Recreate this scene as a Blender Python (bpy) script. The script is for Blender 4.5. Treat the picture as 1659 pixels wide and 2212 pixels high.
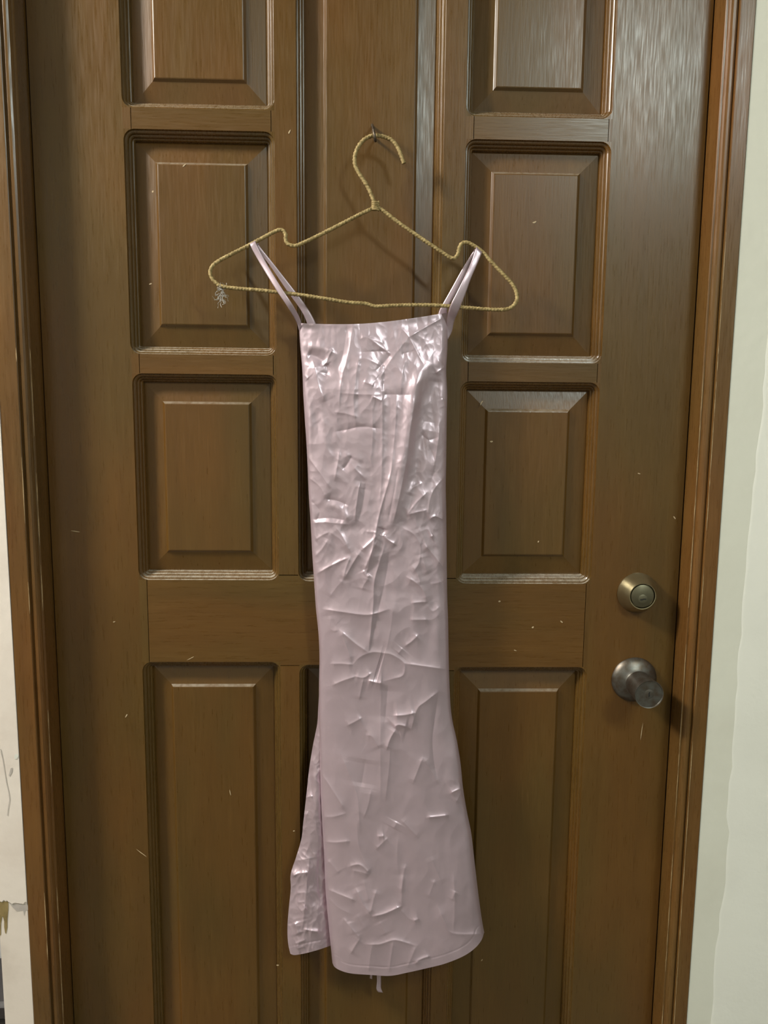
import bpy, math, random
import numpy as np
from mathutils import Vector, Matrix

for o in list(bpy.data.objects):
    bpy.data.objects.remove(o, do_unlink=True)
scene = bpy.context.scene
C = scene.collection

# ------------------------------------------------------------------ camera
IW, IH, FPX = 1659.0, 2212.0, 1661.0
D = 1.08                                    # camera distance to the door face (m)
CAM = np.array([0.0, -D, 1.38])
YAW, PIT, ROL = math.radians(1.789), math.radians(-7.567), math.radians(0.572)
fwd = np.array([math.sin(YAW) * math.cos(PIT), math.cos(YAW) * math.cos(PIT), math.sin(PIT)])
r0 = np.array([math.cos(YAW), -math.sin(YAW), 0.0])
u0 = np.cross(r0, fwd)
RT = r0 * math.cos(ROL) + u0 * math.sin(ROL)
UP = -r0 * math.sin(ROL) + u0 * math.cos(ROL)
cd = bpy.data.cameras.new('camera')
cam = bpy.data.objects.new('camera', cd)
C.objects.link(cam)
cd.sensor_fit = 'VERTICAL'
cd.sensor_height = 24.0
cd.lens = FPX / IH * 24.0
cd.clip_start = 0.01
M = Matrix.Identity(4)
for i in range(3):
    M[i][0], M[i][1], M[i][2], M[i][3] = RT[i], UP[i], -fwd[i], CAM[i]
cam.matrix_world = M
scene.camera = cam

# ------------------------------------------------------------------ world, lamps, exposure
w = bpy.data.worlds.new('room_light')
scene.world = w
w.use_nodes = True
w.node_tree.nodes['Background'].inputs[0].default_value = (0.93, 1.0, 0.94, 1)
w.node_tree.nodes['Background'].inputs[1].default_value = 0.02


def lamp(name, loc, target, sx, sy, power, col):
    ld = bpy.data.lights.new(name, 'AREA')
    ld.shape = 'RECTANGLE'
    ld.size, ld.size_y = sx, sy
    ld.energy = power
    ld.color = col
    o = bpy.data.objects.new(name, ld)
    C.objects.link(o)
    o.location = loc
    o.rotation_euler = (Vector(target) - Vector(loc)).to_track_quat('-Z', 'Y').to_euler()
    return o


ld = bpy.data.lights.new('ceiling_lamp', 'POINT')       # bare bulb under the ceiling on the left
ld.energy = 225
ld.color = (1.0, 0.955, 0.87)
ld.shadow_soft_size = 0.18
kl = bpy.data.objects.new('ceiling_lamp', ld)
C.objects.link(kl)
kl.location = (-1.75, -0.78, 2.72)
lamp('ceiling_tube', (1.15, -2.1, 2.68), (1.1, -2.05, 0), 0.22, 1.1, 40, (0.90, 1.0, 0.93))
vs = scene.view_settings
vs.view_transform = 'Standard'
vs.look = 'None'
vs.gamma = 1.0
vs.use_curve_mapping = False
vs.exposure = 0.16


# ------------------------------------------------------------------ helpers
def at(px, py, Y=0.0):
    """point of the picture at distance plane Y -> world"""
    d = fwd + RT * ((px - IW / 2) / FPX) - UP * ((py - IH / 2) / FPX)
    return CAM + d * ((Y - CAM[1]) / d[1])


def at_arr(px, py, Y):
    px, py, Y = np.broadcast_arrays(np.asarray(px, float), np.asarray(py, float), np.asarray(Y, float))
    d = fwd + RT * ((px[..., None] - IW / 2) / FPX) - UP * ((py[..., None] - IH / 2) / FPX)
    return CAM + d * ((Y - CAM[1]) / d[..., 1])[..., None]


def mesh(name, verts, faces, mat, parent=None, smooth=False):
    me = bpy.data.meshes.new(name)
    me.from_pydata([tuple(map(float, v)) for v in verts], [], faces)
    me.validate()
    me.update()
    if smooth:
        me.polygons.foreach_set('use_smooth', [True] * len(me.polygons))
    me.materials.append(mat)
    o = bpy.data.objects.new(name, me)
    C.objects.link(o)
    if parent:
        o.parent = parent
    return o


def recalc(o):
    import bmesh
    b = bmesh.new()
    b.from_mesh(o.data)
    bmesh.ops.recalc_face_normals(b, faces=b.faces)
    b.to_mesh(o.data)
    b.free()
    return o


def grid_mesh(name, P, mat, parent=None, smooth=True, flip=False):
    nv, nu = P.shape[:2]
    me = bpy.data.meshes.new(name)
    n = nv * nu
    me.vertices.add(n)
    me.vertices.foreach_set('co', P.reshape(-1).astype(np.float32))
    idx = np.arange(n).reshape(nv, nu)
    a, b, c, d = idx[:-1, :-1], idx[1:, :-1], idx[1:, 1:], idx[:-1, 1:]
    q = np.stack([a, b, c, d] if not flip else [a, d, c, b], -1).reshape(-1, 4)
    m = len(q)
    me.loops.add(m * 4)
    me.loops.foreach_set('vertex_index', q.reshape(-1).astype(np.int32))
    me.polygons.add(m)
    me.polygons.foreach_set('loop_start', (np.arange(m) * 4).astype(np.int32))
    me.polygons.foreach_set('use_smooth', np.full(m, smooth))
    me.update(calc_edges=True)
    me.validate()
    me.materials.append(mat)
    o = bpy.data.objects.new(name, me)
    C.objects.link(o)
    if parent:
        o.parent = parent
    return o


def tag(o, label=None, cat=None, kind=None, group=None):
    if label: o['label'] = label
    if cat: o['category'] = cat
    if kind: o['kind'] = kind
    if group: o['group'] = group
    return o


def empty(name, loc):
    o = bpy.data.objects.new(name, None)
    o.empty_display_size = 0.02
    C.objects.link(o)
    o.location = loc
    return o


def child(o, root):
    """parent keeping world coordinates"""
    o.parent = root
    o.matrix_parent_inverse = Matrix.Translation(-root.location)
    return o


def bevel_box(name, x0, x1, y0, y1, z0, z1, mat, b=0.0012):
    """board with eased front edges (front = -Y)"""
    v = [(x0, y0 + b, z0), (x1, y0 + b, z0), (x1, y0 + b, z1), (x0, y0 + b, z1),
         (x0 + b, y0, z0 + b), (x1 - b, y0, z0 + b), (x1 - b, y0, z1 - b), (x0 + b, y0, z1 - b),
         (x0, y1, z0), (x1, y1, z0), (x1, y1, z1), (x0, y1, z1)]
    f = [(4, 5, 6, 7), (0, 1, 5, 4), (1, 2, 6, 5), (2, 3, 7, 6), (3, 0, 4, 7),
         (8, 9, 1, 0), (9, 10, 2, 1), (10, 11, 3, 2), (11, 8, 0, 3), (11, 10, 9, 8)]
    return mesh(name, v, f, mat)


def lathe(name, prof, mat, centre, n=64, axis=(0, -1, 0), smooth=True):
    """profile list of (radius, height along axis)"""
    ax = Vector(axis).normalized()
    rot = Vector((0, 0, 1)).rotation_difference(ax)
    v, f = [], []
    for (r, h) in prof:
        for k in range(n):
            t = 2 * math.pi * k / n
            p = rot @ Vector((r * math.cos(t), r * math.sin(t), h)) + Vector(centre)
            v.append(p)
    for i in range(len(prof) - 1):
        for k in range(n):
            k2 = (k + 1) % n
            f.append((i * n + k, i * n + k2, (i + 1) * n + k2, (i + 1) * n + k))
    f.append(tuple(range(n))[::-1])
    f.append(tuple((len(prof) - 1) * n + k for k in range(n)))
    o = recalc(mesh(name, v, f, mat, smooth=smooth))
    try:
        o.data.set_sharp_from_angle(angle=math.radians(38))
    except Exception:
        pass
    return o


def spline(pts, step):
    """Catmull-Rom through pts resampled to ~step"""
    P = np.array(pts, float)
    Q = np.vstack([2 * P[0] - P[1], P, 2 * P[-1] - P[-2]])
    out = []
    for i in range(1, len(Q) - 2):
        p0, p1, p2, p3 = Q[i - 1:i + 3]
        n = max(2, int(np.linalg.norm(p2 - p1) / step) + 1)
        for t in np.linspace(0, 1, n, endpoint=False):
            out.append(0.5 * ((2 * p1) + (-p0 + p2) * t + (2 * p0 - 5 * p1 + 4 * p2 - p3) * t * t
                              + (-p0 + 3 * p1 - 3 * p2 + p3) * t ** 3))
    out.append(P[-1])
    return np.array(out)


def tube(name, path, rad, mat, nseg=10, twist=0.0, lobes=0, amp=0.0, jitter=0.0, seed=1):
    rng = np.random.default_rng(seed)
    path = np.asarray(path, float)
    n = len(path)
    T = np.gradient(path, axis=0)
    T /= np.linalg.norm(T, axis=1)[:, None]
    ref = np.array([0, 1.0, 0])
    v, f = [], []
    s = 0
    for i in range(n):
        if i: s += np.linalg.norm(path[i] - path[i - 1])
        t = T[i]
        a = np.cross(t, ref)
        if np.linalg.norm(a) < 0.1: a = np.cross(t, [1.0, 0, 0])
        a /= np.linalg.norm(a)
        b = np.cross(t, a)
        r = rad[i] if hasattr(rad, '__len__') else rad
        jr = 1 + jitter * (rng.random() - 0.5)
        for k in range(nseg):
            th = 2 * math.pi * k / nseg
            rr = r * jr * (1 + amp * math.sin(lobes * th + twist * s))
            v.append(path[i] + (a * math.cos(th) + b * math.sin(th)) * rr)
    for i in range(n - 1):
        for k in range(nseg):
            k2 = (k + 1) % nseg
            f.append((i * nseg + k, i * nseg + k2, (i + 1) * nseg + k2, (i + 1) * nseg + k))
    f.append(tuple(range(nseg)))
    f.append(tuple((n - 1) * nseg + k for k in range(nseg))[::-1])
    return recalc(mesh(name, v, f, mat, smooth=True))


# ------------------------------------------------------------------ materials
def nmat(name):
    m = bpy.data.materials.new(name)
    m.use_nodes = True
    nt = m.node_tree
    return m, nt, nt.nodes['Principled BSDF']


def wood(name, axis, dark, mid, light, rough=0.31, bump=0.25, seed=0.0, dust_glint=0.0):
    m, nt, bs = nmat(name)
    N, L = nt.nodes, nt.links
    tc = N.new('ShaderNodeTexCoord')
    oi = N.new('ShaderNodeObjectInfo')
    off = N.new('ShaderNodeVectorMath'); off.operation = 'MULTIPLY_ADD'
    L.new(tc.outputs['Object'], off.inputs[0])
    off.inputs[1].default_value = (1, 1, 1)
    sc = N.new('ShaderNodeVectorMath'); sc.operation = 'SCALE'
    sc.inputs[0].default_value = (3.1, 1.7, 2.3)
    L.new(oi.outputs['Random'], sc.inputs['Scale'])
    L.new(sc.outputs[0], off.inputs[2])
    mp = N.new('ShaderNodeMapping')
    L.new(off.outputs[0], mp.inputs[0])
    mp.inputs['Location'].default_value = (seed, seed * 1.3, seed * 0.7)
    mp.inputs['Scale'].default_value = (1, 1, 0.06) if axis == 'z' else (0.06, 1, 1)
    n1 = N.new('ShaderNodeTexNoise'); n1.inputs['Scale'].default_value = 55
    n1.inputs['Detail'].default_value = 6; n1.inputs['Roughness'].default_value = 0.62
    n1.inputs['Distortion'].default_value = 0.35
    n2 = N.new('ShaderNodeTexNoise'); n2.inputs['Scale'].default_value = 480
    n2.inputs['Detail'].default_value = 3
    n3 = N.new('ShaderNodeTexNoise'); n3.inputs['Scale'].default_value = 4.0
    n3.inputs['Detail'].default_value = 3
    for n in (n1, n2):
        L.new(mp.outputs[0], n.inputs['Vector'])
    L.new(off.outputs[0], n3.inputs['Vector'])
    mx = N.new('ShaderNodeMix'); mx.data_type = 'FLOAT'
    mx.inputs[0].default_value = 0.45
    L.new(n1.outputs[0], mx.inputs[2]); L.new(n2.outputs[0], mx.inputs[3])
    mx2 = N.new('ShaderNodeMix'); mx2.data_type = 'FLOAT'
    mx2.inputs[0].default_value = 0.35
    L.new(mx.outputs[0], mx2.inputs[2]); L.new(n3.outputs[0], mx2.inputs[3])
    cr = N.new('ShaderNodeValToRGB')
    e = cr.color_ramp.elements
    e[0].position = 0.30; e[0].color = (*dark, 1)
    e[1].position = 0.72; e[1].color = (*light, 1)
    k = e.new(0.5); k.color = (*mid, 1)
    L.new(mx2.outputs[0], cr.inputs[0])
    # slow drift between olive and orange brown along the boards
    n4 = N.new('ShaderNodeTexNoise'); n4.inputs['Scale'].default_value = 5.5; n4.inputs['Detail'].default_value = 2
    mp4 = N.new('ShaderNodeMapping'); mp4.inputs['Scale'].default_value = (1.6, 1, 0.5) if axis == 'z' else (0.5, 1, 1.6)
    L.new(off.outputs[0], mp4.inputs[0]); L.new(mp4.outputs[0], n4.inputs['Vector'])
    c4 = N.new('ShaderNodeValToRGB')
    c4.color_ramp.elements[0].position = 0.38; c4.color_ramp.elements[0].color = (0.90, 0.98, 0.98, 1)
    c4.color_ramp.elements[1].position = 0.62; c4.color_ramp.elements[1].color = (1.08, 0.99, 0.90, 1)
    L.new(n4.outputs[0], c4.inputs[0])
    mu = N.new('ShaderNodeVectorMath'); mu.operation = 'MULTIPLY'
    L.new(cr.outputs[0], mu.inputs[0]); L.new(c4.outputs[0], mu.inputs[1])
    if dust_glint:
        # grey dust on upward ledges, doubling as their painted-in lamp highlight
        ge = N.new('ShaderNodeNewGeometry')
        sx = N.new('ShaderNodeSeparateXYZ'); L.new(ge.outputs['True Normal'], sx.inputs[0])
        dr = N.new('ShaderNodeMapRange'); L.new(sx.outputs['Z'], dr.inputs[0])
        dr.inputs[1].default_value = 0.35; dr.inputs[2].default_value = 0.75
        dr.inputs[3].default_value = 0.0; dr.inputs[4].default_value = dust_glint
        dn = N.new('ShaderNodeTexNoise'); dn.inputs['Scale'].default_value = 160; dn.inputs['Detail'].default_value = 5
        L.new(off.outputs[0], dn.inputs['Vector'])
        dn2 = N.new('ShaderNodeMapRange'); L.new(dn.outputs[0], dn2.inputs[0])
        dn2.inputs[1].default_value = 0.3; dn2.inputs[2].default_value = 0.6; dn2.inputs[3].default_value = 0.35
        dm = N.new('ShaderNodeMath'); dm.operation = 'MULTIPLY'
        L.new(dr.outputs[0], dm.inputs[0]); L.new(dn2.outputs[0], dm.inputs[1])
        mc = N.new('ShaderNodeMix'); mc.data_type = 'RGBA'
        L.new(dm.outputs[0], mc.inputs[0]); L.new(mu.outputs[0], mc.inputs[6])
        mc.inputs[7].default_value = (0.36, 0.32, 0.26, 1)
        L.new(mc.outputs[2], bs.inputs['Base Color'])
    else:
        L.new(mu.outputs[0], bs.inputs['Base Color'])
    # varnish: uneven gloss, fine pores
    rr = N.new('ShaderNodeMapRange')
    L.new(n2.outputs[0], rr.inputs[0])
    rr.inputs[1].default_value = 0.3; rr.inputs[2].default_value = 0.7
    rr.inputs[3].default_value = rough - 0.06; rr.inputs[4].default_value = rough + 0.10
    L.new(rr.outputs[0], bs.inputs['Roughness'])
    bs.inputs['Specular IOR Level'].default_value = 0.5
    bp = N.new('ShaderNodeBump')
    bp.inputs['Strength'].default_value = bump
    bp.inputs['Distance'].default_value = 0.0007
    L.new(mx.outputs[0], bp.inputs['Height'])
    L.new(bp.outputs[0], bs.inputs['Normal'])
    return m


DK, MD, LT = (0.080, 0.0390, 0.0078), (0.100, 0.0490, 0.0100), (0.130, 0.0665, 0.0150)
WV = wood('varnished_wood_vertical', 'z', DK, MD, LT)
WH = wood('varnished_wood_horizontal', 'x', DK, MD, LT, seed=3.0)
WP = wood('varnished_wood_panel', 'z', DK, MD, LT, rough=0.33, dust_glint=0.5, seed=5.0)
WM = wood('varnished_wood_moulding', 'z', DK, MD, LT, rough=0.27, dust_glint=0.75, seed=7.0)
WF = wood('varnished_wood_frame', 'z', (0.078, 0.035, 0.0085), (0.126, 0.058, 0.0145), (0.17, 0.082, 0.022), rough=0.30, seed=9.0)


def wall_mat(name, col, col2, scale=6, rough=0.75):
    m, nt, bs = nmat(name)
    N, L = nt.nodes, nt.links
    tc = N.new('ShaderNodeTexCoord')
    n = N.new('ShaderNodeTexNoise'); n.inputs['Scale'].default_value = scale
    n.inputs['Detail'].default_value = 6; n.inputs['Roughness'].default_value = 0.6
    L.new(tc.outputs['Object'], n.inputs['Vector'])
    cr = N.new('ShaderNodeValToRGB')
    e = cr.color_ramp.elements
    e[0].position = 0.36; e[0].color = (*col2, 1)
    e[1].position = 0.56; e[1].color = (*col, 1)
    L.new(n.outputs[0], cr.inputs[0])
    L.new(cr.outputs[0], bs.inputs['Base Color'])
    bs.inputs['Roughness'].default_value = rough
    n2 = N.new('ShaderNodeTexNoise'); n2.inputs['Scale'].default_value = 70
    n2.inputs['Detail'].default_value = 4
    L.new(tc.outputs['Object'], n2.inputs['Vector'])
    bp = N.new('ShaderNodeBump'); bp.inputs['Strength'].default_value = 0.25
    bp.inputs['Distance'].default_value = 0.002
    L.new(n2.outputs[0], bp.inputs['Height'])
    L.new(bp.outputs[0], bs.inputs['Normal'])
    return m


W_R = wall_mat('cream_wall_paint', (0.67, 0.66, 0.575), (0.635, 0.62, 0.535), 5)
W_R2 = wall_mat('white_skim_coat', (0.70, 0.695, 0.635), (0.67, 0.665, 0.605), 5)
W_L = wall_mat('dirty_white_paint', (0.74, 0.655, 0.585), (0.67, 0.585, 0.515), 14)
W_L2 = wall_mat('dirty_white_paint_layer', (0.75, 0.67, 0.605), (0.69, 0.605, 0.54), 11)
STAIN = wall_mat('ochre_stain', (0.30, 0.22, 0.09), (0.20, 0.14, 0.05), 30)
FLOORM = wall_mat('grey_floor_tile', (0.13, 0.11, 0.09), (0.10, 0.09, 0.07), 3, 0.4)
DARKM = wall_mat('dark_grey_plastic', (0.040, 0.036, 0.038), (0.025, 0.022, 0.024), 9, 0.5)
GREYM = wall_mat('light_grey_paint', (0.52, 0.52, 0.52), (0.44, 0.44, 0.45), 4)
FLECK = wall_mat('paint_fleck', (0.55, 0.42, 0.26), (0.42, 0.32, 0.2), 60)
LINT = wall_mat('grey_lint', (0.42, 0.40, 0.37), (0.3, 0.29, 0.27), 90, 0.9)


def metal(name, col, col2, rough, scale=40):
    m, nt, bs = nmat(name)
    N, L = nt.nodes, nt.links
    tc = N.new('ShaderNodeTexCoord')
    n = N.new('ShaderNodeTexNoise'); n.inputs['Scale'].default_value = scale
    n.inputs['Detail'].default_value = 6
    L.new(tc.outputs['Object'], n.inputs['Vector'])
    cr = N.new('ShaderNodeValToRGB')
    e = cr.color_ramp.elements
    e[0].position = 0.35; e[0].color = (*col2, 1)
    e[1].position = 0.65; e[1].color = (*col, 1)
    L.new(n.outputs[0], cr.inputs[0])
    L.new(cr.outputs[0], bs.inputs['Base Color'])
    bs.inputs['Metallic'].default_value = 0.9
    bs.inputs['Roughness'].default_value = rough
    return m


BRASS = metal('antique_brass', (0.42, 0.36, 0.22), (0.34, 0.28, 0.16), 0.32)
PEWTER = metal('tarnished_pewter', (0.17, 0.165, 0.15), (0.125, 0.098, 0.075), 0.42, 110)
BRASS2 = metal('dull_brass_face', (0.20, 0.185, 0.125), (0.15, 0.135, 0.085), 0.42)
PEWTER2 = metal('worn_steel_face', (0.36, 0.36, 0.33), (0.27, 0.26, 0.22), 0.40, 120)
IRON = metal('rusty_iron', (0.16, 0.13, 0.10), (0.08, 0.06, 0.045), 0.5, 300)
BLACK, _, _b = nmat('key_slot_black')
_b.inputs['Base Color'].default_value = (0.006, 0.006, 0.005, 1)
_b.inputs['Roughness'].default_value = 0.7


def satin(name, col, rough=0.34):
    m, nt, bs = nmat(name)
    N, L = nt.nodes, nt.links
    tc = N.new('ShaderNodeTexCoord')
    n = N.new('ShaderNodeTexNoise'); n.inputs['Scale'].default_value = 18
    n.inputs['Detail'].default_value = 3
    L.new(tc.outputs['Object'], n.inputs['Vector'])
    mr = N.new('ShaderNodeMapRange')
    L.new(n.outputs[0], mr.inputs[0])
    mr.inputs[1].default_value = 0.3; mr.inputs[2].default_value = 0.7
    mr.inputs[3].default_value = 0.94; mr.inputs[4].default_value = 1.06
    mc = N.new('ShaderNodeVectorMath'); mc.operation = 'SCALE'
    mc.inputs[0].default_value = col
    L.new(mr.outputs[0], mc.inputs['Scale'])
    L.new(mc.outputs[0], bs.inputs['Base Color'])
    bs.inputs['Roughness'].default_value = rough
    bs.inputs['Specular IOR Level'].default_value = 0.85
    bs.inputs['Metallic'].default_value = 0.5
    bs.inputs['Coat Weight'].default_value = 0.8
    bs.inputs['Coat Roughness'].default_value = 0.52
    bs.inputs['Coat IOR'].default_value = 1.6
    bs.inputs['Sheen Weight'].default_value = 0.2
    bs.inputs['Sheen Roughness'].default_value = 0.4
    bs.inputs['Sheen Tint'].default_value = (1.0, 0.75, 0.82, 1)
    mp = N.new('ShaderNodeMapping'); mp.inputs['Scale'].default_value = (1, 1, 0.25)
    L.new(tc.outputs['Object'], mp.inputs[0])
    n2 = N.new('ShaderNodeTexNoise'); n2.inputs['Scale'].default_value = 900
    L.new(mp.outputs[0], n2.inputs['Vector'])
    bp = N.new('ShaderNodeBump'); bp.inputs['Strength'].default_value = 0.06
    bp.inputs['Distance'].default_value = 0.0005
    L.new(n2.outputs[0], bp.inputs['Height'])
    L.new(bp.outputs[0], bs.inputs['Normal'])
    return m


SATIN = satin('pink_satin', (0.555, 0.425, 0.49))
SATIN_IN = satin('pink_satin_inside', (0.52, 0.39, 0.43), 0.5)

YARN, nt, bs = nmat('jute_yarn')
N, L = nt.nodes, nt.links
tc = N.new('ShaderNodeTexCoord')
n = N.new('ShaderNodeTexNoise'); n.inputs['Scale'].default_value = 260; n.inputs['Detail'].default_value = 4
L.new(tc.outputs['Object'], n.inputs['Vector'])
cr = N.new('ShaderNodeValToRGB')
e = cr.color_ramp.elements
e[0].position = 0.32; e[0].color = (0.17, 0.115, 0.035, 1)
e[1].position = 0.68; e[1].color = (0.43, 0.32, 0.14, 1)
L.new(n.outputs[0], cr.inputs[0]); L.new(cr.outputs[0], bs.inputs['Base Color'])
bs.inputs['Roughness'].default_value = 0.7

# ------------------------------------------------------------------ room shell
XL, XR = -0.4355, 0.4640            # visible door edges
ZT = 2.12                            # top of the opening
YF, YW = -0.042, -0.0412              # casing face, wall face


def slab(name, x0, x1, y0, y1, z0, z1, mat):
    return bevel_box(name, x0, x1, y0, y1, z0, z1, mat, 0.0005)


XCL = float(at(6, 1000, YF)[0])      # outer edges of the casings
XCR = float(at(1562, 1060, YF)[0])
XWE = float(at(9, 2175, YW)[0])      # free edge of the left wall strip
fl = mesh('floor', [(-3, -3.2, 0), (3, -3.2, 0), (3, 1.2, 0), (-3, 1.2, 0)], [(0, 1, 2, 3)], FLOORM)
tag(fl, 'grey floor in front of the door', None, 'structure')
RM = wall_mat('room_paint', (0.33, 0.33, 0.30), (0.29, 0.29, 0.26), 3)
tag(mesh('ceiling', [(-3, -3.2, 2.9), (3, -3.2, 2.9), (3, 1.2, 2.9), (-3, 1.2, 2.9)], [(3, 2, 1, 0)], RM), 'painted ceiling', None, 'structure')
tag(mesh('wall_front', [(-3, -3.2, 0), (3, -3.2, 0), (3, -3.2, 2.9), (-3, -3.2, 2.9)], [(3, 2, 1, 0)], RM), 'painted wall facing the door', None, 'structure')
tag(mesh('wall_far_left', [(-3, -3.2, 0), (-3, 1.2, 0), (-3, 1.2, 2.9), (-3, -3.2, 2.9)], [(3, 2, 1, 0)], RM), 'painted side wall', None, 'structure')
tag(mesh('wall_far_right', [(2.4, -3.2, 0), (2.4, 1.2, 0), (2.4, 1.2, 2.9), (2.4, -3.2, 2.9)], [(0, 1, 2, 3)], RM), 'painted side wall', None, 'structure')
wr = tag(slab('wall_right', XCR, 2.4, YW, 0.12, 0, 2.9, W_R), 'cream painted wall right of the door', None, 'structure')
wl = tag(slab('wall_left', XWE, XCL, YW, 0.12, 0, 2.9, W_L), 'scuffed white wall strip left of the door', None, 'structure')
wa = tag(slab('wall_above', XCL, XCR, YW, 0.12, ZT + 0.05, 2.9, W_R), 'cream wall above the door', None, 'structure')
wb = tag(slab('wall_back', -3.0, XWE + 0.02, 0.12, 0.17, 0, 2.9, GREYM), 'light grey wall seen past the white wall strip', None, 'structure')

# raised white skim coat on the right wall with an uneven edge
rng = random.Random(4)
ed = []
for py in np.linspace(-260, 2900, 90):
    bx = np.interp(py, [-260, 0, 500, 850, 1100, 1640, 1950, 2212, 2900], [1724, 1706, 1675, 1650, 1621, 1581, 1556, 1536, 1486])
    bx += rng.uniform(-3, 3) + (7 if 1780 < py < 1960 else 0)
    ed.append(at(bx, py, YW - 0.0012))
v, f = [], []
for p in ed:
    z = min(max(p[2], 0.0), 2.88)
    v += [(p[0], YW - 0.0001, z), (p[0] + 0.004, YW - 0.0012, z), (2.38, YW - 0.0012, z)]
for i in range(len(ed) - 1):
    a = 3 * i
    f += [(a, a + 3, a + 4, a + 1), (a + 1, a + 4, a + 5, a + 2)]
mesh('skim_coat', v, f, W_R2, wr, True)

# torn paint layer on the left wall, ragged along its lower edge
rag = [(-60, 1946), (-20, 1949), (0, 1950), (4, 1951), (8, 1947), (12, 1950), (15, 1948), (18, 1951), (22, 1953), (26, 1956),
       (29, 1954), (33, 1953), (37, 1954), (40, 1954), (43, 1955), (47, 1955), (50, 1956), (53, 1952), (57, 1951), (59, 1955), (63, 1955), (75, 1957)]
v, f = [], []
for (x, y) in rag:
    p = at(x, y, YW - 0.0015)
    q = at(x, y - 3, YW - 0.0015)
    X = min(max(p[0], XWE + 0.0005), XCL - 0.0002)
    v += [(X, YW - 0.0001, p[2]), (X, YW - 0.0014, q[2]), (X, YW - 0.0015, 2.89)]
for i in range(len(rag) - 1):
    a = 3 * i
    f += [(a, a + 3, a + 4, a + 1), (a + 1, a + 4, a + 5, a + 2)]
mesh('paint_layer', v, f, W_L2, wl)
# ochre stain and grey smudges below the tear
def patch(name, pts, Y, mat, parent):
    P = [at(x, y, Y) for x, y in pts]
    return mesh(name, P, [tuple(range(len(P)))[::-1]], mat, parent)
patch('stain', [(-12, 1946), (18, 1947), (18, 1965), (16, 1985), (16, 2003), (13, 2018), (11, 2015), (9, 2003), (9, 1990), (7, 1983), (5, 1979), (4, 1985), (2, 1996), (2, 2020), (-12, 2026)], YW - 0.0004, STAIN, wl)
SMUDGE = wall_mat('grey_smudge', (0.50, 0.45, 0.41), (0.42, 0.37, 0.34), 60)
patch('smudge', [(19, 1950), (26, 1954), (66, 1952), (67, 1964), (55, 1967), (52, 1979), (50, 1967), (36, 1969), (28, 1961)], YW - 0.0003, SMUDGE, wl)
patch('smudge', [(23, 1660), (27, 1658), (26, 1668), (21, 1677), (19, 1675)], YW - 0.0019, SMUDGE, wl)
patch('smudge', [(31, 1632), (36, 1628), (40, 1633), (36, 1640), (31, 1639)], YW - 0.0019, W_R2, wl)
# hairline crack
crk = [(1, 1618), (6, 1640), (10, 1665), (14, 1690), (19, 1712), (21, 1728), (18, 1745), (16, 1762)]
patch('crack', [(x - .8, y) for x, y in crk] + [(x + .8, y) for x, y in crk[::-1]], YW - 0.0019, SMUDGE, wl)

# dark box standing past the wall's free edge
bp_ = at(3, 2153, 0.03)
bx = empty('storage_box', (bp_[0] - 0.15, 0.06, 0))
b1 = child(bevel_box('box_body', bp_[0] - 0.30, XWE - 0.004, 0.020, 0.112, 0, bp_[2] - 0.03, DARKM, 0.006), bx)
b2 = child(bevel_box('box_lid', bp_[0] - 0.31, XWE - 0.002, 0.014, 0.116, bp_[2] - 0.03, bp_[2], DARKM, 0.006), bx)
tag(bx, 'dark grey box half hidden behind the white wall strip at lower left', 'box')

# ------------------------------------------------------------------ door frame (moulded jambs and casing)
def frame_profile(depth_ret):
    """(s outward from the door edge, Y)"""
    r = depth_ret
    return [(0.0, 0.10), (0.0, -r + 0.0012), (0.0008, -r), (0.0030, -r), (0.0034, -r - 0.0016), (0.0050, -r - 0.0042), (0.0075, -r - 0.0056),
            (0.0105, -r - 0.0060), (0.0125, -r - 0.0052), (0.0134, -r - 0.0036), (0.0142, -r - 0.0036), (0.0144, YF + 0.0008), (0.0156, YF)]


def jamb(name, side):
    edge, outer = (XL, XCL) if side < 0 else (XR, XCR)
    W = abs(outer - edge)
    pr = frame_profile(0.0335) + [(W - 0.001, YF), (W, YF + 0.001), (W, YW)]
    v, f = [], []
    zs = [0.0, ZT + 0.0]
    for z in zs:
        for (s, y) in pr:
            v.append((edge + side * s, y, z if z == 0 else ZT + s))
    n = len(pr)
    for i in range(n - 1):
        f.append((i, i + 1, n + i + 1, n + i))
    o = recalc(mesh(name, v, f, WF))
    return o


t1 = tag(jamb('trim_1', -1), 'moulded brown door frame post on the hinge side', None, 'structure')
t2 = tag(jamb('trim_2', 1), 'moulded brown door frame post beside the locks', None, 'structure')
# flip check is not needed: both sides shade alike
W = abs(XCL - XL)
pr = frame_profile(0.0335) + [(W - 0.001, YF), (W, YF + 0.001), (W, YW)]
v = []
for sgn, edge in ((-1, XL), (1, XR)):
    for (s, y) in pr:
        v.append((edge + sgn * s, y, ZT + s))
n = len(pr)
t3 = tag(recalc(mesh('trim_3', v, [(i, i + 1, n + i + 1, n + i) for i in range(n - 1)], WF)), 'moulded brown frame head above the door', None, 'structure')

# bare worn edges along the frame mouldings
WORN = wall_mat('bare_worn_wood', (0.50, 0.36, 0.19), (0.36, 0.24, 0.11), 120)


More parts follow.
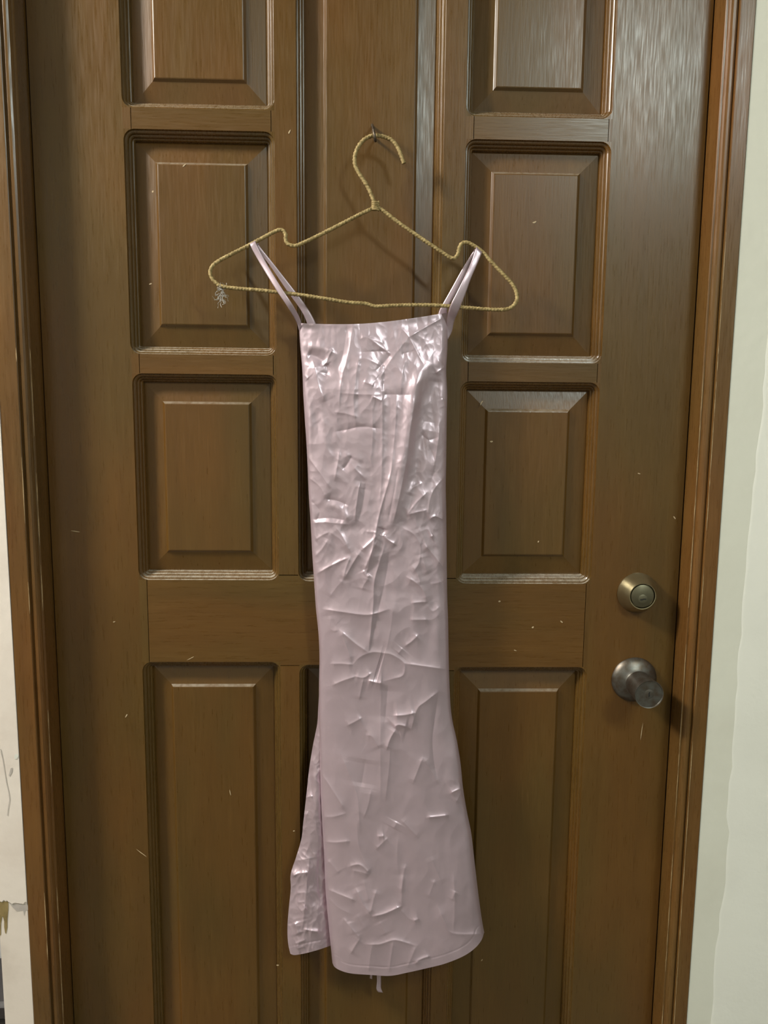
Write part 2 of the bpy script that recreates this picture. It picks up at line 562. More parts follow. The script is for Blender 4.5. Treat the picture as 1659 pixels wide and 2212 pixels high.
def worn_edge(root, edge, side, s, y, z0, z1, keep, seed):
    rr = random.Random(seed)
    z = z0
    v, f = [], []
    while z < z1:
        ln = rr.uniform(0.01, 0.09)
        if rr.random() < keep:
            n = 5
            b0 = len(v)
            for k in range(n):
                t = k / (n - 1)
                hw = 0.00042 * math.sin(math.pi * (0.08 + 0.84 * t)) * rr.uniform(0.6, 1.2)
                x = edge + side * s
                v += [(x - hw, y, z + ln * t), (x + hw, y, z + ln * t)]
            for k in range(n - 1):
                f.append((b0 + 2 * k, b0 + 2 * k + 1, b0 + 2 * k + 3, b0 + 2 * k + 2))
        z += ln
    return mesh('worn_edge', v, f, WORN, root)


worn_edge(t2, XR, 1, 0.0006, -0.0339, 0.35, 1.42, 0.85, 1)
worn_edge(t2, XR, 1, 0.0153, YF - 0.0003, 0.35, 1.55, 0.8, 2)
worn_edge(t1, XL, -1, 0.0006, -0.0339, 0.45, 1.50, 0.7, 3)
worn_edge(t1, XL, -1, 0.0153, YF - 0.0003, 0.45, 1.45, 0.3, 4)

# ------------------------------------------------------------------ door
door = empty('door_1', (0, 0, 0))
tag(door, 'brown varnished panelled wooden door', None, 'structure')
Zc = CAM[2]


def zx(px, py): 
    p = at(px, py)
    return p[0], p[2]


def rect(l, r, t, b):
    """opening from averaged picture corners: l,r = (px,py) mid of the vertical sides; t,b = mid of the horizontal sides"""
    return [at(*l)[0], at(*r)[0], at(*b)[2], at(*t)[2]]


ZTOP, ZBOT = Zc + 0.61, 0.21
OP = {}
OP['l1'] = rect((257, 110), (590, 120), (420, 100), (425, 235)); OP['l1'][3] = ZTOP
OP['l2'] = rect((273, 520), (594, 530), (430, 281), (440, 766))
OP['l3'] = rect((293, 1030), (601, 1030), (440, 808), (455, 1253))
OP['l4'] = rect((322, 1820), (611, 1820), (455, 1430), (470, 2200)); OP['l4'][2] = ZBOT
OP['r1'] = rect((1008, 110), (1329, 120), (1170, 100), (1170, 254)); OP['r1'][3] = ZTOP
OP['r2'] = rect((1001, 540), (1311, 540), (1160, 303), (1150, 784))
OP['r3'] = rect((990, 1040), (1286, 1040), (1140, 825), (1130, 1261))
OP['r4'] = rect((973, 1820), (1251, 1820), (1110, 1441), (1110, 2200)); OP['r4'][2] = ZBOT
OP['c1'] = rect((641, 650), (955, 300), (800, 100), (800, 1256)); OP['c1'][3] = ZTOP
OP['c2'] = rect((649, 1820), (941, 1820), (800, 1436), (800, 2200)); OP['c2'][2] = ZBOT
for a, b in (('l1', 'l2'), ('l2', 'l3'), ('r1', 'r2'), ('r2', 'r3')):
    pass
# common verticals per column
for col, keys in (('l', 'l1 l2 l3 l4'), ('r', 'r1 r2 r3 r4'), ('c', 'c1 c2')):
    ks = keys.split()
    x0 = sum(OP[k][0] for k in ks) / len(ks)
    x1 = sum(OP[k][1] for k in ks) / len(ks)
    for k in ks:
        OP[k][0] = OP[k][0] * 0.5 + x0 * 0.5
        OP[k][1] = OP[k][1] * 0.5 + x1 * 0.5
print({k: [round(float(x), 4) for x in v] for k, v in OP.items()})

PROF = [(0, 0), (0.0006, 0.0024), (0.0010, 0.0032), (0.0028, 0.0036), (0.0040, 0.0048), (0.0045, 0.0068), (0.0049, 0.0080), (0.0064, 0.0084),
        (0.0074, 0.0096), (0.0078, 0.0114), (0.0082, 0.0124), (0.0096, 0.0129), (0.0105, 0.0143), (0.0108, 0.0165), (0.0110, 0.0205)]


def rrect(x0, x1, z0, z1, r, n=7):
    pts = []
    for cx, cz, a0 in ((x1 - r, z1 - r, 0), (x0 + r, z1 - r, 90), (x0 + r, z0 + r, 180), (x1 - r, z0 + r, 270)):
        for k in range(n):
            a = math.radians(a0 + 90 * k / (n - 1))
            pts.append((cx + r * math.cos(a), cz + r * math.sin(a)))
    return pts


def moulding(op):
    x0, x1, z0, z1 = op
    R = 0.014
    loops = []
    base = rrect(x0, x1, z0, z1, R)
    n = 7
    sq = []
    for i, (x, z) in enumerate(base):
        k = i % n
        c = i // n
        sx = x1 if c in (0, 3) else x0
        sz = z1 if c in (0, 1) else z0
        first_vertical = c in (0, 2)      # arc starts on a vertical side
        if k < n // 2:
            sq.append((sx, z) if first_vertical else (x, sz))
        elif k == n // 2:
            sq.append((sx, sz))
        else:
            sq.append((x, sz) if first_vertical else (sx, z))
    loops.append([(x, 0.0, z) for x, z in sq])
    for (o, d) in PROF:
        r = max(R - o * 1.15, 0.0015)
        loops.append([(x, d, z) for x, z in rrect(x0 + o, x1 - o, z0 + o, z1 - o, r)])
    v, f = [], []
    m = len(loops[0])
    for lp in loops: v += lp
    for i in range(len(loops) - 1):
        for k in range(m):
            k2 = (k + 1) % m
            f.append((i * m + k, i * m + k2, (i + 1) * m + k2, (i + 1) * m + k))
    o = mesh('moulding', v, f, WM)
    return recalc(o)


def fix_normals_front(o):
    me = o.data
    if sum(p.normal.y * p.area for p in me.polygons) > 0:
        me.flip_normals()
    return o


def panel(op, slope=0.0265, step=0.0032):
    x0, x1, z0, z1 = op
    i = 0.0095
    x0 += i; x1 -= i; z0 += i; z1 -= i
    S = slope + 0.0015
    L_ = [(0, 0.0188), (S, 0.0130), (S + 0.0006, 0.0125), (S + step, 0.0098), (S + step + 0.0012, 0.0094)]
    v, f = [], []
    for (o, d) in L_:
        v += [(x0 + o, d, z0 + o), (x1 - o, d, z0 + o), (x1 - o, d, z1 - o), (x0 + o, d, z1 - o)]
    for k in range(len(L_) - 1):
        for j in range(4):
            j2 = (j + 1) % 4
            f.append((k * 4 + j, k * 4 + j2, k * 4 + 4 + j2, k * 4 + 4 + j))
    f.append(tuple((len(L_) - 1) * 4 + j for j in range(4)))
    return fix_normals_front(mesh('panel', v, f, WP))


for k, op in OP.items():
    child(fix_normals_front(moulding(op)), door)
    child(panel(op, 0.0265 if k[0] != 'c' else 0.0245), door)

G = 0.00035
yb = 0.0215
lx0, lx1 = [sum(OP[k][i] for k in ('l1', 'l2', 'l3', 'l4')) / 4 for i in (0, 1)]
rx0, rx1 = [sum(OP[k][i] for k in ('r1', 'r2', 'r3', 'r4')) / 4 for i in (0, 1)]


def poly_board(name, outline, mat, y0=0.0, y1=yb):
    """flat board from an outline (x,z), front at y0"""
    n = len(outline)
    v = [(x, y0, z) for x, z in outline] + [(x, y1, z) for x, z in outline]
    f = [tuple(range(n)), tuple(range(n, 2 * n))[::-1]]
    for i in range(n):
        j = (i + 1) % n
        f.append((i, n + i, n + j, j))
    return recalc(mesh(name, v, f, mat))


def stile(name, side_outer, col, inner_is_right):
    """outer stile: its inner edge follows the openings of its column"""
    ks = [col + str(i) for i in (1, 2, 3, 4)]
    idx = 0 if inner_is_right else 1
    pts = []
    g = -G if inner_is_right else G
    for k in ks:
        x = OP[k][idx]
        pts += [(x, OP[k][3]), (x, OP[k][2])]
    zt, zb = ZT - 0.003, 0.008
    pts = [(pts[0][0], zt)] + pts + [(pts[-1][0], zb)]
    return poly_board(name, [(side_outer, zt)] + pts + [(side_outer, zb)], WV)


child(stile('stile', XL + 0.002, 'l', True), door)
child(stile('stile', XR - 0.002, 'r', False), door)
# mullions (upper and lower, each side of the centre panel)
LR_T, LR_B = OP['l3'][2], OP['l4'][3]
for side in ('l', 'r'):
    for row, zt, zb in (('up', ZTOP, None), ('low', None, ZBOT)):
        if row == 'up':
            ks = [side + '1', side + '2', side + '3']; ck = 'c1'
            zb = OP[side + '3'][2] + 0.008
        else:
            ks = [side + '4']; ck = 'c2'
            zt = OP[side + '4'][3] - 0.006
        pin = []
        idx = 1 if side == 'l' else 0
        for k in ks:
            pin += [(OP[k][idx], min(OP[k][3], zt)), (OP[k][idx], max(OP[k][2], zb))]
        cx = OP[ck][0] if side == 'l' else OP[ck][1]
        out = pin + [(cx, zb), (cx, zt)]
        child(poly_board('mullion', out, WV), door)
# short rails between the small panels
GR = 0.0009
for side in ('l', 'r'):
    for a, b in (('1', '2'), ('2', '3')):
        A, B = OP[side + a], OP[side + b]
        x0 = max(A[0], B[0]) + 0.010; x1 = min(A[1], B[1]) - 0.004
        # fill pieces belong to the neighbouring stile and mullion
        xs0, xs1 = min(A[0], B[0]) , max(A[1], B[1])
        child(poly_board('rail', [(x0 + GR, A[2]), (x1 - GR, A[2]), (x1 - GR, B[3]), (x0 + GR, B[3])], WH), door)
        child(poly_board('stile_tongue', [(A[0], A[2]), (x0, A[2]), (x0, B[3]), (B[0], B[3])], WV), door)
        child(poly_board('stile_tongue', [(x1, A[2]), (A[1], A[2]), (B[1], B[3]), (x1, B[3])], WV), door)
# lock rail
o3, o4, p3, p4, c1, c2 = OP['l3'], OP['l4'], OP['r3'], OP['r4'], OP['c1'], OP['c2']
x0 = o3[0] + 0.011; x1 = p3[1] - 0.006
top = [(x0 + GR, o3[2]), (o3[1], o3[2]), (o3[1], o3[2] + 0.0068), (c1[0], o3[2] + 0.0068), (c1[0], c1[2]), (c1[1], c1[2]), (c1[1], p3[2] + 0.0068), (p3[0], p3[2] + 0.0068), (p3[0], p3[2]), (x1 - GR, p3[2])]
bot = [(x1 - GR, p4[3]), (p4[0], p4[3]), (p4[0], p4[3] - 0.005), (c2[1], p4[3] - 0.005), (c2[1], c2[3]), (c2[0], c2[3]), (c2[0], o4[3] - 0.005), (o4[1], o4[3] - 0.005), (o4[1], o4[3]), (x0 + GR, o4[3])]
child(poly_board('lock_rail', top + bot, WH), door)
child(poly_board('stile_tongue', [(o3[0], o3[2]), (x0, o3[2]), (x0, o4[3]), (o4[0], o4[3])], WV), door)
child(poly_board('stile_tongue', [(x1, p3[2]), (p3[1], p3[2]), (p4[1], p4[3]), (x1, p4[3])], WV), door)
# top and bottom rails, core slab
child(poly_board('rail', [(OP['l1'][0], ZTOP), (OP['r1'][1], ZTOP), (OP['r1'][1], ZT - 0.003), (OP['l1'][0], ZT - 0.003)], WH), door)
child(poly_board('rail', [(OP['l4'][0], 0.008), (OP['r4'][1], 0.008), (OP['r4'][1], ZBOT), (OP['l4'][0], ZBOT)], WH), door)
child(slab('door_core', XL + 0.003, XR - 0.003, 0.0212, 0.045, 0.008, ZT - 0.003, BLACK), door)

# deadbolt
c = at(1376, 1280)
S = 1.0
db = child(lathe('deadbolt', [(0.0290, 0), (0.0296, 0.0015), (0.0292, 0.0035), (0.0215, 0.0190), (0.0196, 0.0222), (0.0190, 0.0232), (0.0180, 0.0230), (0.0174, 0.0150)], BRASS, c), door)
cyl = lathe('cylinder_face', [(0.0164, 0.016), (0.0164, 0.0222), (0.0156, 0.0228), (0.001, 0.0228)], BRASS2, c)
cyl.parent = db
plug = lathe('key_plug', [(0.0066, 0.0), (0.0066, 0.0010), (0.0060, 0.0013), (0.001, 0.0013)], BRASS2, (c[0], -0.0228, c[2] - 0.0040))
plug.parent = db


def slot(parent, cx, cy, cz, wdt, hgt, ang):
    pts = [(-.5, -.5), (-.1, -.5), (0.05, -.2), (.5, -.35), (.5, .3), (.1, .5), (-.15, .25), (-.5, .35)]
    ca, sa = math.cos(ang), math.sin(ang)
    v = []
    for x, z in pts:
        X, Z = x * wdt, z * hgt
        v.append((cx + X * ca - Z * sa, cy, cz + X * sa + Z * ca))
    o = mesh('keyway', v, [tuple(range(len(v)))], BLACK)
    o.parent = parent
    return o


slot(db, c[0] + 0.0005, -0.0228 - 0.0015, c[2] - 0.0042, 0.0085, 0.0024, 0.08)
# doorknob
c = at(1369, 1467)
kb = child(lathe('doorknob', [(0.0125, 0.006), (0.0125, 0.0165), (0.0160, 0.0175), (0.0188, 0.0195), (0.0196, 0.0225), (0.0192, 0.030), (0.0192, 0.042), (0.0198, 0.0555), (0.0204, 0.0605), (0.0200, 0.0622), (0.0190, 0.0618), (0.0186, 0.0608)], PEWTER, c), door)
ro = lathe('rose', [(0.0330, 0), (0.0336, 0.0015), (0.0328, 0.0035), (0.0280, 0.0075), (0.0215, 0.0110), (0.0170, 0.0130), (0.0155, 0.0150), (0.0126, 0.0150)], PEWTER, c)
ro.parent = kb
fc = lathe('knob_face', [(0.0187, 0.058), (0.0187, 0.0607), (0.0100, 0.0600), (0.0001, 0.0596)], PEWTER2, c)
fc.parent = kb
pg = lathe('key_plug', [(0.0066, 0.0590), (0.0066, 0.0609), (0.0058, 0.0612), (0.0001, 0.0612)], PEWTER, c)
pg.parent = kb
slot(kb, c[0], c[1] - 0.0615, c[2], 0.0066, 0.0022, 1.45)

# iron staple that holds the hanger hook
sp = [at(804, 273, 0.016), at(804, 273, 0.004), at(804, 270, -0.010), at(806, 276, -0.024), at(808, 287, -0.031), at(810, 298, -0.031), at(811, 304, -0.026), at(810, 303, -0.010), at(810, 300, 0.004), at(810, 300, 0.016)]
child(tube('staple', spline(sp, 0.002), 0.0018, IRON, 8), door)

# paint flecks and scratches on the door and frame
FL = [(1155, 480, 5, 1.6, 20), (1040, 870, 6, 1.5, 60), (1062, 954, 4, 2, 10), (1380, 1023, 4, 1.2, -15), (1457, 1118, 5, 1.2, -50), (1079, 1299, 3, 2, 0), (1151, 1355, 3, 2, 30), (1213, 1343, 4, 1.6, -40),
      (1163, 1170, 3, 1.6, 70), (330, 414, 2.5, 1.5, 70), (398, 357, 5, 1.3, 40), (625, 285, 5, 1.6, 60), (306, 1843, 17, 0.9, -40), (273, 1546, 5, 1.4, 60), (247, 1343, 3, 1.2, 20), (412, 1422, 10, 0.9, 28),
      (497, 1712, 9, 0.8, -80), (635, 1795, 2.5, 1.5, 0), (1041, 2074, 3, 1.5, 60), (600, 2085, 3, 2, 0), (164, 1148, 12, 0.9, -8), (1113, 1405, 5, 1, -20), (325, 613, 3, 1.5, 30), (1386, 1580, 20, 0.7, 85)]
for (x, y, a, b, ang) in FL:
    p = at(x, y)
    yy = 0.0
    for op in OP.values():
        if op[0] < p[0] < op[1] and op[2] < p[2] < op[3]:
            yy = 0.0094
    p = at(x, y, yy - 0.0004)
    t = math.radians(ang)
    m = 7
    rr = random.Random(int(x))
    v = []
    for k in range(m):
        th = 2 * math.pi * k / m
        q = rr.uniform(0.7, 1.2)
        ex, ez = a * 0.00065 * math.cos(th) * q, b * 0.00065 * math.sin(th) * q
        v.append((p[0] + ex * math.cos(t) - ez * math.sin(t), p[1], p[2] + ex * math.sin(t) + ez * math.cos(t)))
    child(mesh('paint_fleck', v, [tuple(range(m))], FLECK), door)

# ------------------------------------------------------------------ hanger
def hy(py):
    return np.interp(py, [292, 445, 560, 670], [-0.0225, -0.030, -0.039, -0.047])


hook = [(873, 353), (866, 335), (858, 316), (846, 303), (831, 296), (815, 293), (802, 294), (789, 300), (777, 312), (769, 328), (766, 345), (769, 362), (780, 381), (793, 401), (800, 416), (806, 431), (810, 446)]
body = [(811, 447), (770, 467), (700, 503), (652, 526), (636, 531), (622, 527), (617, 517), (617, 506), (611, 498), (602, 497), (588, 503), (560, 518), (530, 534), (500, 549), (472, 564), (459, 575), (454, 588), (458, 601), (468, 612), (481, 619),
        (520, 624), (560, 627), (640, 636), (700, 645), (750, 653), (790, 656), (812, 662), (850, 660), (900, 659), (950, 660), (1000, 664), (1050, 668), (1087, 669), (1104, 664), (1114, 654), (1117, 641), (1113, 625), (1103, 609),
        (1080, 585), (1060, 564), (1043, 545), (1024, 531), (1009, 524), (998, 526), (992, 536), (989, 549), (981, 558), (969, 554), (940, 535), (900, 508), (860, 480), (826, 454), (812, 447)]
hang = empty('clothes_hanger', tuple(at(811, 292, -0.0225)))
tag(hang, 'wire clothes hanger wrapped in golden jute yarn hanging on the door', 'hanger')
hp = spline([at(x, y, hy(y)) for x, y in hook], 0.0009)
bpth = spline([at(x, y, hy(y)) for x, y in body], 0.0009)
child(tube('hook', hp, 0.0026, YARN, 10, twist=2 * math.pi / 0.0042, lobes=2, amp=0.13, jitter=0.10, seed=3), hang)
child(tube('shoulder_wire', bpth, 0.0025, YARN, 10, twist=2 * math.pi / 0.0042, lobes=2, amp=0.13, jitter=0.10, seed=5), hang)
kn = []
kc = at(811, 446, hy(446))
for k in range(120):
    t = k / 119
    a = t * 2 * math.pi * 5
    kn.append((kc[0] + 0.0042 * math.cos(a), kc[1] + 0.0042 * math.sin(a), kc[2] + 0.006 - 0.011 * t))
child(tube('yarn_binding', np.array(kn), 0.0014, YARN, 6), hang)

# lint tuft caught under the hanger
lr = random.Random(8)
v, f = [], []
for k in range(46):
    t = lr.random()
    cx, cy = 480 - 2 * t + lr.gauss(0, 3.5), 622 + 30 * t
    p = np.array(at(cx, cy, hy(620)))
    if k < 3: p = np.array(at(480 + k, 622, hy(620)))
    d = np.array([lr.gauss(0, 1), lr.gauss(0, 1), lr.gauss(0, 1)])
    for s in range(6):
        d = d + 0.9 * np.array([lr.gauss(0, 1), lr.gauss(0, 1), lr.gauss(0, 1)])
        d /= np.linalg.norm(d)
        q = p + d * 0.0022
        sd = np.cross(d, [0, 1, 0]); sd = sd / (np.linalg.norm(sd) + 1e-9) * 0.00022
        up = np.cross(sd, d) 
        up = up / (np.linalg.norm(up) + 1e-9) * 0.00022
        b0 = len(v)
        v += [p + sd, p - sd, p + up, q + sd, q - sd, q + up]
        f += [(b0, b0 + 1, b0 + 4, b0 + 3), (b0 + 1, b0 + 2, b0 + 5, b0 + 4), (b0 + 2, b0, b0 + 3, b0 + 5)]
        p = q
tag(mesh('lint_tuft', v, f, LINT), 'small grey tuft of lint under the left end of the hanger', 'lint')

# ------------------------------------------------------------------ dress
dress = empty('dress', tuple(at(806, 690, -0.045)))
tag(dress, 'pale pink crumpled satin slip dress with thin straps on the hanger', 'dress')


def curve(pts, n):
    """resample polyline by arc length (smooth) to n samples"""
    s = spline(pts, 4.0)
    d = np.r_[0, np.cumsum(np.linalg.norm(np.diff(s, axis=0), axis=1))]
    t = np.linspace(0, d[-1], n)
    return np.stack([np.interp(t, d, s[:, 0]), np.interp(t, d, s[:, 1])], -1)


TOPC = [(646, 698), (700, 700), (760, 700), (800, 698), (850, 693), (900, 686), (940, 680), (967, 675)]
LEFTC = [(646, 698), (648, 740), (653, 800), (655, 850), (658, 900), (662, 960), (665, 1020), (667, 1070), (671, 1130), (674, 1190), (678, 1250), (682, 1310), (688, 1370), (690, 1420), (689, 1480), (689, 1540), (690, 1600), (691, 1660), (693, 1720), (696, 1780), (700, 1850), (703, 1920), (709, 1990), (715, 2050), (718, 2080)]
RIGHTC = [(967, 675), (967, 720), (966, 760), (964, 800), (966, 850), (965, 900), (964, 1000), (963, 1050), (964, 1100), (965, 1200), (966, 1280), (968, 1340), (969, 1400), (970, 1450), (973, 1520), (978, 1560), (987, 1600), (995, 1650), (1000, 1700), (1008, 1750), (1018, 1800), (1025, 1860), (1032, 1920), (1040, 1980), (1046, 2014)]
BOTC = [(718, 2080), (723, 2089), (737, 2097), (760, 2103), (800, 2106), (842, 2108), (880, 2101), (920, 2092), (960, 2082), (1000, 2066), (1025, 2049), (1040, 2031), (1046, 2014)]


def coons(top, bot, left, right, nu, nv):
    T, B, Lf, R = curve(top, nu), curve(bot, nu), curve(left, nv), curve(right, nv)
    u = np.linspace(0, 1, nu)[None, :, None]
    v = np.linspace(0, 1, nv)[:, None, None]
    S = (1 - v) * T[None] + v * B[None] + (1 - u) * Lf[:, None] + u * R[:, None]
    S -= (1 - u) * (1 - v) * T[0] + u * (1 - v) * T[-1] + (1 - u) * v * B[0] + u * v * B[-1]
    return S


def gnoise(x, y, seed):
    rs = np.random.default_rng(seed)
    perm = rs.integers(0, 2 ** 31, size=(257, 257)) % 360
    gx, gy = np.cos(np.radians(perm)), np.sin(np.radians(perm))
    xi, yi = np.floor(x).astype(int), np.floor(y).astype(int)
    xf, yf = x - xi, y - yi
    fu = xf ** 3 * (xf * (xf * 6 - 15) + 10)
    fv = yf ** 3 * (yf * (yf * 6 - 15) + 10)
    def g(i, j, dx, dy):
        a, b = i % 256, j % 256
        return gx[a, b] * dx + gy[a, b] * dy
    n00 = g(xi, yi, xf, yf); n10 = g(xi + 1, yi, xf - 1, yf)
    n01 = g(xi, yi + 1, xf, yf - 1); n11 = g(xi + 1, yi + 1, xf - 1, yf - 1)
    return (n00 * (1 - fu) + n10 * fu) * (1 - fv) + (n01 * (1 - fu) + n11 * fu) * fv


def seg_dist(x, y, pts):
    """signed distance (left of direction positive) to polyline + parameter 0..1"""
    best = np.full(x.shape, 1e9); side = np.zeros(x.shape); tt = np.zeros(x.shape)
    P = np.array(pts, float)
    ln = np.r_[0, np.cumsum(np.linalg.norm(np.diff(P, axis=0), axis=1))]
    for i in range(len(P) - 1):
        d = P[i + 1] - P[i]
        l2 = d @ d
        t = np.clip(((x - P[i, 0]) * d[0] + (y - P[i, 1]) * d[1]) / l2, 0, 1)
        ex, ey = x - P[i, 0] - t * d[0], y - P[i, 1] - t * d[1]
        dist = np.hypot(ex, ey)
        m = dist < best
        best = np.where(m, dist, best)
        side = np.where(m, np.sign(d[0] * ey - d[1] * ex), side)
        tt = np.where(m, (ln[i] + t * math.sqrt(l2)) / ln[-1], tt)
    return best, side, tt


def crease(h, x, y, pts, amp, w, kind='r', fall=None):
    """r: sharp ridge; v: valley; s: step (surface proud on the right-hand/lower side, fading over fall); b: soft bump"""
    pts = list(pts)
    if len(pts) > 2:
        pts = [tuple(p) for p in spline(pts, 6.0)]
    reach = max(w * 11, (fall or 0) * 3)
    xs = [p[0] for p in pts]; ys = [p[1] for p in pts]
    m = (x > min(xs) - reach) & (x < max(xs) + reach) & (y > min(ys) - reach) & (y < max(ys) + reach)
    if not m.any(): return
    d, s, t = seg_dist(x[m], y[m], pts)
    taper = np.clip(np.minimum(t, 1 - t) * 5 + 0.25, 0, 1)
    if kind == 'r' or kind == 'v':
        w2 = w * 2.3
        val = 1.35 * np.exp(-np.sqrt(d * d + 0.8) / w2) + 0.32 * np.exp(-np.sqrt(d * d + 0.3) / 2.4)
        val = val * (1 if kind == 'r' else -1)
    elif kind == 'b':
        val = np.exp(-(d / w) ** 2)
    else:
        sd = d * s
        val = np.where(sd > 0, (1 - np.exp(-(sd / w) ** 2)) * np.exp(-sd / fall), -0.25 * (1 - np.exp(-(sd / w) ** 2)) * np.exp(sd / (fall * 0.5)))
    h[m] += amp * val * taper


